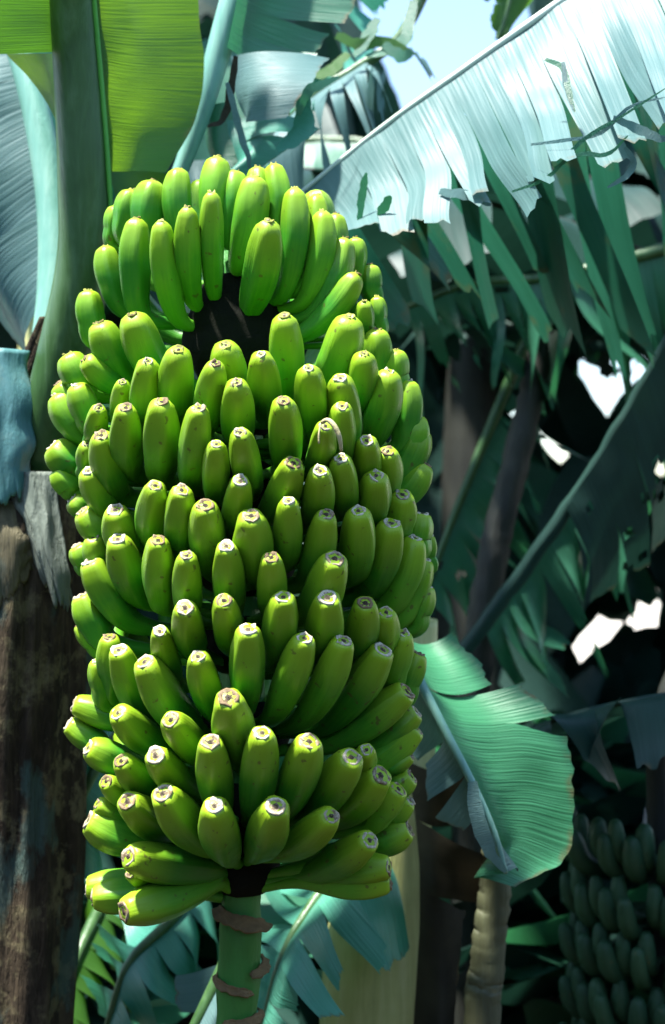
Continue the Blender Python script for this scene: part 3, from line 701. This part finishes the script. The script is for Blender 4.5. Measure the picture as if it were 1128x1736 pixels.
# ------------------------------------------------------------------ torn drooping leaf, lower right of the bunch
def torn_leaf():
    mid = PX([(672, 1060, 2.0), (705, 1140, 1.93), (748, 1225, 1.89), (800, 1325, 1.87), (838, 1410, 1.87), (858, 1480, 1.88)])
    t = thing('banana_leaf', 'torn drooping green leaf just right of the lower bananas', 'leaf', mid[0])
    midrib(mid, .008, .003, M['petiole_pale'], t, 30)
    edge = PX([(790, 1050, 2.04), (862, 1140, 2.00), (938, 1236, 1.97), (955, 1330, 1.95), (948, 1432, 1.93), (868, 1484, 1.90)])
    blade(mid, edge, M['leaf_drop'], t, (.22, .36,), 51, -0.04, (.5, .8), .05, .025, .02, .08, 26, 14)
    edge = PX([(640, 1180, 2.06), (664, 1235, 2.02), (700, 1292, 1.97), (772, 1372, 1.93), (826, 1440, 1.90), (852, 1484, 1.89)])
    blade(mid, edge, M['leaf_waxy'], t, (.42, .56, .68), 52, .012, (.15, .4), .12, .02, .02, .08, 16, 10)
    ribbon([(800, 1325, 1.86), (812, 1385, 1.855), (830, 1440, 1.86), (858, 1478, 1.865)], .02, M['leaf_waxy'], t)
torn_leaf()

# ------------------------------------------------------------------ stems and shaded plants behind
def arch_leaf(parent, base, az, length, hw, rise, droop, mat, ribmat, seed, strips=9):
    rnd = random.Random(seed); d = Vector((math.cos(az), math.sin(az), 0)); pts = []; n = 7; p = base.copy(); el = rise
    for i in range(n + 1):
        pts.append(p.copy()); p = p + (d * math.cos(el) + Vector((0, 0, math.sin(el)))) * length / n
        el -= droop / n * (0.5 + i / n)
    side = Vector((-d.y, d.x, 0))
    for q in pts:            # the patch of open sky stays clear
        if q.y > 1 and abs(564 + q.x / q.y * FPX - 740) < 170 and 868 - (q.z - CAM_Z) / q.y * FPX < 230: return None
    rib = midrib(pts, .020, .004, ribmat, parent, 14, 'leaf_stalk', 8)
    for s in (-1, 1):
        m, e = [], []
        for i in range(n + 1):
            t = i / n; w = hw * (math.sin(math.pi * min(1, max(0, (t - .14) / .9)) ** .8) ** .7 if t > .14 else 0) + .004
            q = spline(pts, t); m.append(q)
            e.append(q + side * s * w * .85 + Vector((0, 0, -w * rnd.uniform(.3, .7))) + d * w * .25)
        blade(m, e, mat, rib, cutlist(strips, rnd), seed * 3 + s, .02, (.05, .5), .16, .03, .05, .1, 11, 7, 'blade', True)
    return rib
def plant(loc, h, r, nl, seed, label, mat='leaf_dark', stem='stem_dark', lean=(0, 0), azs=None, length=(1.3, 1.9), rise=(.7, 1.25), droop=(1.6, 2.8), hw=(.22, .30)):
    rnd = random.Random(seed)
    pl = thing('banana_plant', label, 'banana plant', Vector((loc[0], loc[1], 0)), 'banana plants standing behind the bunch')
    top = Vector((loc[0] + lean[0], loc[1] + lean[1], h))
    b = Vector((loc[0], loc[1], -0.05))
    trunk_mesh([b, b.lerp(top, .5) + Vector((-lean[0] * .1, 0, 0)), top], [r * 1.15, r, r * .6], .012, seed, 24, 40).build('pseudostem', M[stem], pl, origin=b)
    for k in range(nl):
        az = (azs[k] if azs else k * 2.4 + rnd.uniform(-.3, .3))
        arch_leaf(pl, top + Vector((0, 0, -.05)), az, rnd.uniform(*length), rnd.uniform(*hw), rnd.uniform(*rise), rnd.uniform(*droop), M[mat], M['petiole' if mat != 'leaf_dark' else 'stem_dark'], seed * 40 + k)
    return pl
def shaded():
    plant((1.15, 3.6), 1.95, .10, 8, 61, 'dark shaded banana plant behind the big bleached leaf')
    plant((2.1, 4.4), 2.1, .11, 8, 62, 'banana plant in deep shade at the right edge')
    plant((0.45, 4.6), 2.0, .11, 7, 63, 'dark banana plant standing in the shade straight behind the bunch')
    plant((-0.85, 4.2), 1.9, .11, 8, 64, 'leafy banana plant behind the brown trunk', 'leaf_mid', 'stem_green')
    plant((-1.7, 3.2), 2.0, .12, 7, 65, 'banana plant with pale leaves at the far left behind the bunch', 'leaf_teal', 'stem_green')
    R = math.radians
    plant((1.05, 3.3), 1.78, .09, 8, 66, 'low added banana plant spreading a canopy of dark leaves under the big bleached leaf', azs=[R(a) for a in (150, 180, 205, 230, 120, 90, 265, 40)], length=(1.1, 1.4), rise=(.25, .45), droop=(.5, .9), hw=(.26, .32))  # added to shade the second bunch from above
    plant((1.25, 3.9), 2.0, .10, 8, 67, 'second dark banana plant, added as canopy, crowding the shade behind the slanting stem', azs=[R(a) for a in (150, 185, 215, 250, 290, 110, 60, 330)], length=(1.2, 1.6), rise=(.25, .5), droop=(.6, 1.4), hw=(.26, .32))  # added canopy keeping sun off the stems at the right
    # slanting stems in the dark on the right
    def stem(pts, r0, r1, label, mat='stem_dark', knots=0):
        q = PX(pts); low = min(q, key=lambda p: p.z)
        t = thing('bare_banana_plant', label, 'plant', low, 'bare stems in the dark on the right')
        mb = MB(); n = 60; rnd = random.Random(int(r0 * 1e4) + len(pts))
        mb.tube([spline(q, i / n) + Vector((rnd.uniform(-1, 1), 0, 0)) * .002 for i in range(n + 1)], [lerp(r0, r1, i / n) * (1 + .03 * (i % 9 == 0) + rnd.uniform(-.02, .02)) for i in range(n + 1)], 14, True, None, .005 if mat == 'stem_dark' else .002, 5)
        mb.build('pseudostem', M[mat], t, origin=low)
        return t, q
    t, q = stem([(1200, 470, 2.5), (1110, 620, 2.55), (1010, 790, 2.6), (900, 950, 2.65), (790, 1100, 2.7), (690, 1260, 2.75), (600, 1500, 2.8), (520, 2050, 2.85)], .010, .020, 'dark stem slanting up to the right edge of the picture', 'leaf_dark')
    blade([P(1128, 590, 2.52), P(1040, 740, 2.57), P(960, 860, 2.6)], PX([(1180, 900, 2.7), (1100, 960, 2.7), (1010, 1010, 2.7)]), M['leaf_dark'], t, (.4, .7), 71, .03, (.2, .5))
    stem([(925, 560, 2.9), (890, 720, 2.9), (850, 880, 2.9), (825, 1010, 2.9), (800, 1250, 2.92), (780, 2000, 2.95)], .026, .035, 'thin dark upright stem between the bunch and the slanting one')
    stem([(842, 1440, 2.12), (838, 1520, 2.12), (825, 1640, 2.12), (815, 1760, 2.12), (800, 2300, 2.12)], .022, .03, 'slender brown-green stem below the torn leaf', 'stem_mid')
    # young pseudostem below right of the bunch
    b = P(640, 868, 2.3); b.z = -.05
    t = thing('banana_plant', 'pale yellow-green young banana stem rising below the lower right bananas', 'banana plant', Vector((b.x, b.y, 0)))
    trunk_mesh([b, P(636, 1736, 2.3), P(648, 1500, 2.3), P(668, 1250, 2.3), P(690, 1050, 2.3)], [.105, .088, .08, .07, .05], .006, 9, 40, 60).build('pseudostem', M['stem_green'], t, origin=b)
    def hang(m, e, mat, seed, cuts=()): blade(PX(m), PX(e), M[mat], t, cuts, seed, .03, (.1, .4), .15, .03, .03, .1, name='hanging_dry_leaf')
    hang([(690, 1290, 2.18), (705, 1400, 2.17), (712, 1540, 2.17), (700, 1760, 2.17)], [(800, 1320, 2.16), (812, 1430, 2.14), (805, 1560, 2.15), (790, 1760, 2.16)], 'leaf_dry', 81, (.3, .6))
shaded()

# ------------------------------------------------------------------ leaves low behind the bunch
def shade_fronds():
    for label, mid, edge, mat, n, seed in (
        ('shredded leaf hanging in the gloom under the big bleached leaf', [(1210, 400, 2.8), (1060, 440, 2.8), (930, 470, 2.82), (800, 480, 2.85), (690, 520, 2.9)],
         [(1230, 700, 2.9), (1100, 690, 2.9), (980, 660, 2.9), (860, 640, 2.95), (730, 640, 3.0)], 'leaf_mid', 18, 111),
        ('shadowy leaf with drooping strips along the slanting stem', [(1190, 560, 2.75), (1080, 700, 2.75), (980, 840, 2.78), (890, 960, 2.8), (820, 1060, 2.85)],
         [(1260, 860, 2.85), (1150, 960, 2.85), (1060, 1030, 2.85), (960, 1100, 2.88), (860, 1150, 2.9)], 'leaf_mid', 14, 112),
        ('ragged dark leaf drooping just right of the middle bananas', [(900, 560, 3.1), (850, 680, 3.1), (800, 800, 3.1), (760, 900, 3.1), (720, 1010, 3.1)],
         [(960, 640, 3.2), (940, 780, 3.2), (900, 900, 3.2), (850, 1020, 3.2), (800, 1120, 3.2)], 'leaf_mid', 12, 113)):
        m = PX(mid); t = thing('banana_leaf', label, 'leaf', m[0])
        midrib(m, .014, .006, M['petiole'], t)
        blade(m, PX(edge), M[mat], t, cutlist(n, random.Random(seed)), seed, .03, (.02, .25), .45, .05, .09, .25, 16, 8)
shade_fronds()
def dark_leaf():
    mid = PX([(1230, 1165, 2.3), (1090, 1185, 2.28), (960, 1215, 2.28), (850, 1262, 2.3), (770, 1330, 2.34)])
    t = thing('banana_leaf', 'broad dark leaf in shade above the second bunch', 'leaf', mid[0])
    midrib(mid, .006, .002, M['leaf_dark'], t)
    blade(mid, PX([(1240, 1270, 2.2), (1110, 1290, 2.18), (990, 1310, 2.18), (880, 1340, 2.24), (775, 1342, 2.3)]), M['leaf_dark'], t, (.12, .2, .33, .41, .55, .7), 76, .05, (.25, .6), .12, .05, .05, .12)
    blade(mid, PX([(1260, 1150, 2.9), (1120, 1170, 2.9), (990, 1190, 2.85), (860, 1240, 2.75), (772, 1325, 2.5)]), M['leaf_dark'], t, (.2, .5, .75), 77, .03, (.3, .6), .08, .02, .03)  # rear half shaped as a roof, added to keep top light off the second bunch
dark_leaf()
def low_leaves():
    def lf(label, mid, e1, e2, mat, seed, n=6, rib='petiole'):
        m = PX(mid); t = thing('banana_leaf', label, 'leaf', m[0])
        midrib(m, .012, .004, M[rib], t)
        rnd = random.Random(seed)
        for k, e in enumerate((e1, e2)):
            if e: blade(m, PX(e), M[mat], t, cutlist(n, rnd), seed * 2 + k, .03, (.1, .5), .16, .03, .04, .1)
        return t
    lf('blue-green leaf glinting between the brown trunk and the lower left bananas', [(260, 1180, 2.15), (190, 1260, 2.1), (140, 1350, 2.07), (100, 1460, 2.07)],
       [(150, 1160, 2.15), (110, 1250, 2.13), (90, 1330, 2.12), (70, 1420, 2.12)], [(330, 1330, 2.3), (290, 1400, 2.25), (230, 1460, 2.2), (160, 1500, 2.15)], 'leaf_aqua', 91)
    lf('glossy teal leaf lying behind the bare stalk at the bottom', [(620, 1420, 2.25), (540, 1520, 2.15), (480, 1620, 2.1), (440, 1760, 2.08)],
       [(500, 1400, 2.4), (430, 1470, 2.3), (400, 1560, 2.25), (370, 1700, 2.2)], [(700, 1560, 2.15), (610, 1640, 2.0), (560, 1700, 1.98), (520, 1800, 1.98)], 'leaf_aqua', 92)
    lf('dark green leaf hanging below the lowest left bananas', [(340, 1500, 2.3), (280, 1570, 2.25), (215, 1640, 2.22), (170, 1780, 2.2)],
       [(200, 1480, 2.4), (170, 1540, 2.35), (130, 1610, 2.3), (100, 1720, 2.3)], [(380, 1640, 2.3), (330, 1690, 2.25), (290, 1740, 2.2), (250, 1830, 2.2)], 'leaf_teal', 93)
    lf('pale leaf tip at the foot of the picture left of the stalk', [(400, 1600, 2.0), (360, 1680, 1.98), (320, 1760, 1.96), (290, 1830, 1.96)],
       [(330, 1640, 2.05), (310, 1700, 2.03), (280, 1760, 2.0), (260, 1810, 2.0)], [(430, 1740, 2.0), (400, 1780, 1.96), (370, 1820, 1.95), (330, 1860, 1.95)], 'leaf_waxy', 94, 3)
    lf('small bright green leaf at the bottom left beside the trunk', [(180, 1520, 2.5), (140, 1600, 2.4), (110, 1680, 2.35), (80, 1780, 2.3)],
       [(120, 1520, 2.5), (90, 1590, 2.45), (70, 1660, 2.4), (50, 1740, 2.35)], [(210, 1600, 2.5), (190, 1670, 2.45), (150, 1740, 2.4), (110, 1810, 2.35)], 'leaf', 95)
low_leaves()

# ------------------------------------------------------------------ second bunch in the shade, bottom right
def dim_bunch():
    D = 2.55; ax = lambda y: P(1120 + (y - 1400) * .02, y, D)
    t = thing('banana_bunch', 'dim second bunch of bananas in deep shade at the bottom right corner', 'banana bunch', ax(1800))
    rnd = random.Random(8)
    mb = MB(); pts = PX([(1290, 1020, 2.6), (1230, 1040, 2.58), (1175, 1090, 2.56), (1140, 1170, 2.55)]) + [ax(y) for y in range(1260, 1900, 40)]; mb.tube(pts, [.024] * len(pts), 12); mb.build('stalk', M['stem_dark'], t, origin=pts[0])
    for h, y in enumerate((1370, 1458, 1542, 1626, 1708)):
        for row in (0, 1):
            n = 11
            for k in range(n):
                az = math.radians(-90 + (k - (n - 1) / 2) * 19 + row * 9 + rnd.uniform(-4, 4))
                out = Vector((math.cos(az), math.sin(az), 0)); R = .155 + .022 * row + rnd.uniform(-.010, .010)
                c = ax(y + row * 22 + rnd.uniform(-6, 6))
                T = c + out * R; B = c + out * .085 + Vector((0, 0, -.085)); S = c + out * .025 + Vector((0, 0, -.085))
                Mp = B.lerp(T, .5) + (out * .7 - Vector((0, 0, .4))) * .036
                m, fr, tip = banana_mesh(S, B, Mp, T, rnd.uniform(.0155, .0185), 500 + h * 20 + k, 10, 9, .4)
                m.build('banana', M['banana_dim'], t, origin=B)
dim_bunch()

# ------------------------------------------------------------------ thicket closing the view
def thicket():
    rnd = random.Random(12); mbd, mbg = MB(), MB()
    n = 0
    while n < 6000:
        y = rnd.uniform(4.6, 6.3); x = rnd.uniform(-2.4, 2.6); z = rnd.uniform(0.1, 3.4)
        px = 564 + x / y * FPX; py = 868 - (z - CAM_Z) / y * FPX
        n += 1
        if 540 < px < 900 and py < 330: continue
        L = rnd.uniform(.35, .8); w = rnd.uniform(.06, .13)
        az = rnd.uniform(0, 6.28); d = Vector((math.cos(az) * .55, math.sin(az) * .3, -rnd.uniform(.3, 1))).normalized()
        sd = d.cross(Vector((rnd.uniform(-.4, .4), 1, 0))).normalized(); c0 = Vector((x, y, z)); nn = d.cross(sd)
        if (c0 + d * L).z < 0: continue
        def fn(u, v):
            ww = w * math.sin(math.pi * (.06 + .9 * u)) ** .7
            return c0 + d * L * u + sd * ww * (v - .5) * 2 + nn * (-.25 * L * u * u + .3 * ww * abs(2 * v - 1)), (u + n, v * .9)
        if blocks(fn, w): continue
        (mbg if rnd.random() < .12 else mbd).grid(5, 2, fn)
    for k in range(700):     # undergrowth between the stems
        y = rnd.uniform(2.75, 4.5); x = rnd.uniform(-1.1, 1.5); c0 = Vector((x, y, rnd.uniform(.15, .75)))
        L = rnd.uniform(.3, .6); w = rnd.uniform(.05, .10); az = rnd.uniform(0, 6.28)
        d = Vector((math.cos(az), math.sin(az) * .7, -rnd.uniform(.1, .8))).normalized(); sd = d.cross(Vector((rnd.uniform(-.5, .5), .6, .8))).normalized(); nn = d.cross(sd)
        if (c0 + d * L).z < 0: continue
        def fn(u, v):
            ww = w * math.sin(math.pi * (.06 + .9 * u)) ** .7
            return c0 + d * L * u + sd * ww * (v - .5) * 2 + nn * (-.3 * L * u * u + .3 * ww * abs(2 * v - 1)), (u + k, v * .9)
        if blocks(fn, w): continue
        (mbg if rnd.random() < .25 else mbd).grid(5, 2, fn)
    # the plantation goes on unseen around the photographer, added to cut front sky light
    for k in range(2600):
        az = rnd.uniform(math.radians(150), math.radians(390)); rr = rnd.uniform(3.0, 4.6)
        c0 = Vector((math.cos(az) * rr, math.sin(az) * rr - .2, rnd.uniform(.6, 2.5)))
        L = rnd.uniform(.6, 1.2); w = rnd.uniform(.10, .18); a2 = rnd.uniform(0, 6.28)
        d = Vector((math.cos(a2) * .5, math.sin(a2) * .5, -rnd.uniform(.3, 1))).normalized()
        sd = d.cross(Vector((math.cos(az) + rnd.uniform(-.4, .4), math.sin(az), 0))).normalized(); nn = d.cross(sd)
        if (c0 + d * L).z < 0: continue
        def fn(u, v):
            ww = w * math.sin(math.pi * (.06 + .9 * u)) ** .7
            return c0 + d * L * u + sd * ww * (v - .5) * 2 + nn * (-.25 * L * u * u), (u + k, v * .9)
        mbd.grid(4, 2, fn)
    tag(mbd.build('banana_thicket', M['leaf_dark']), 'dark mass of banana foliage closing the view behind everything, plus unseen foliage added around the camera', 'foliage', kind='stuff')
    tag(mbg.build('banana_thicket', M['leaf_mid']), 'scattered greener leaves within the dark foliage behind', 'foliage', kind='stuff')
thicket()
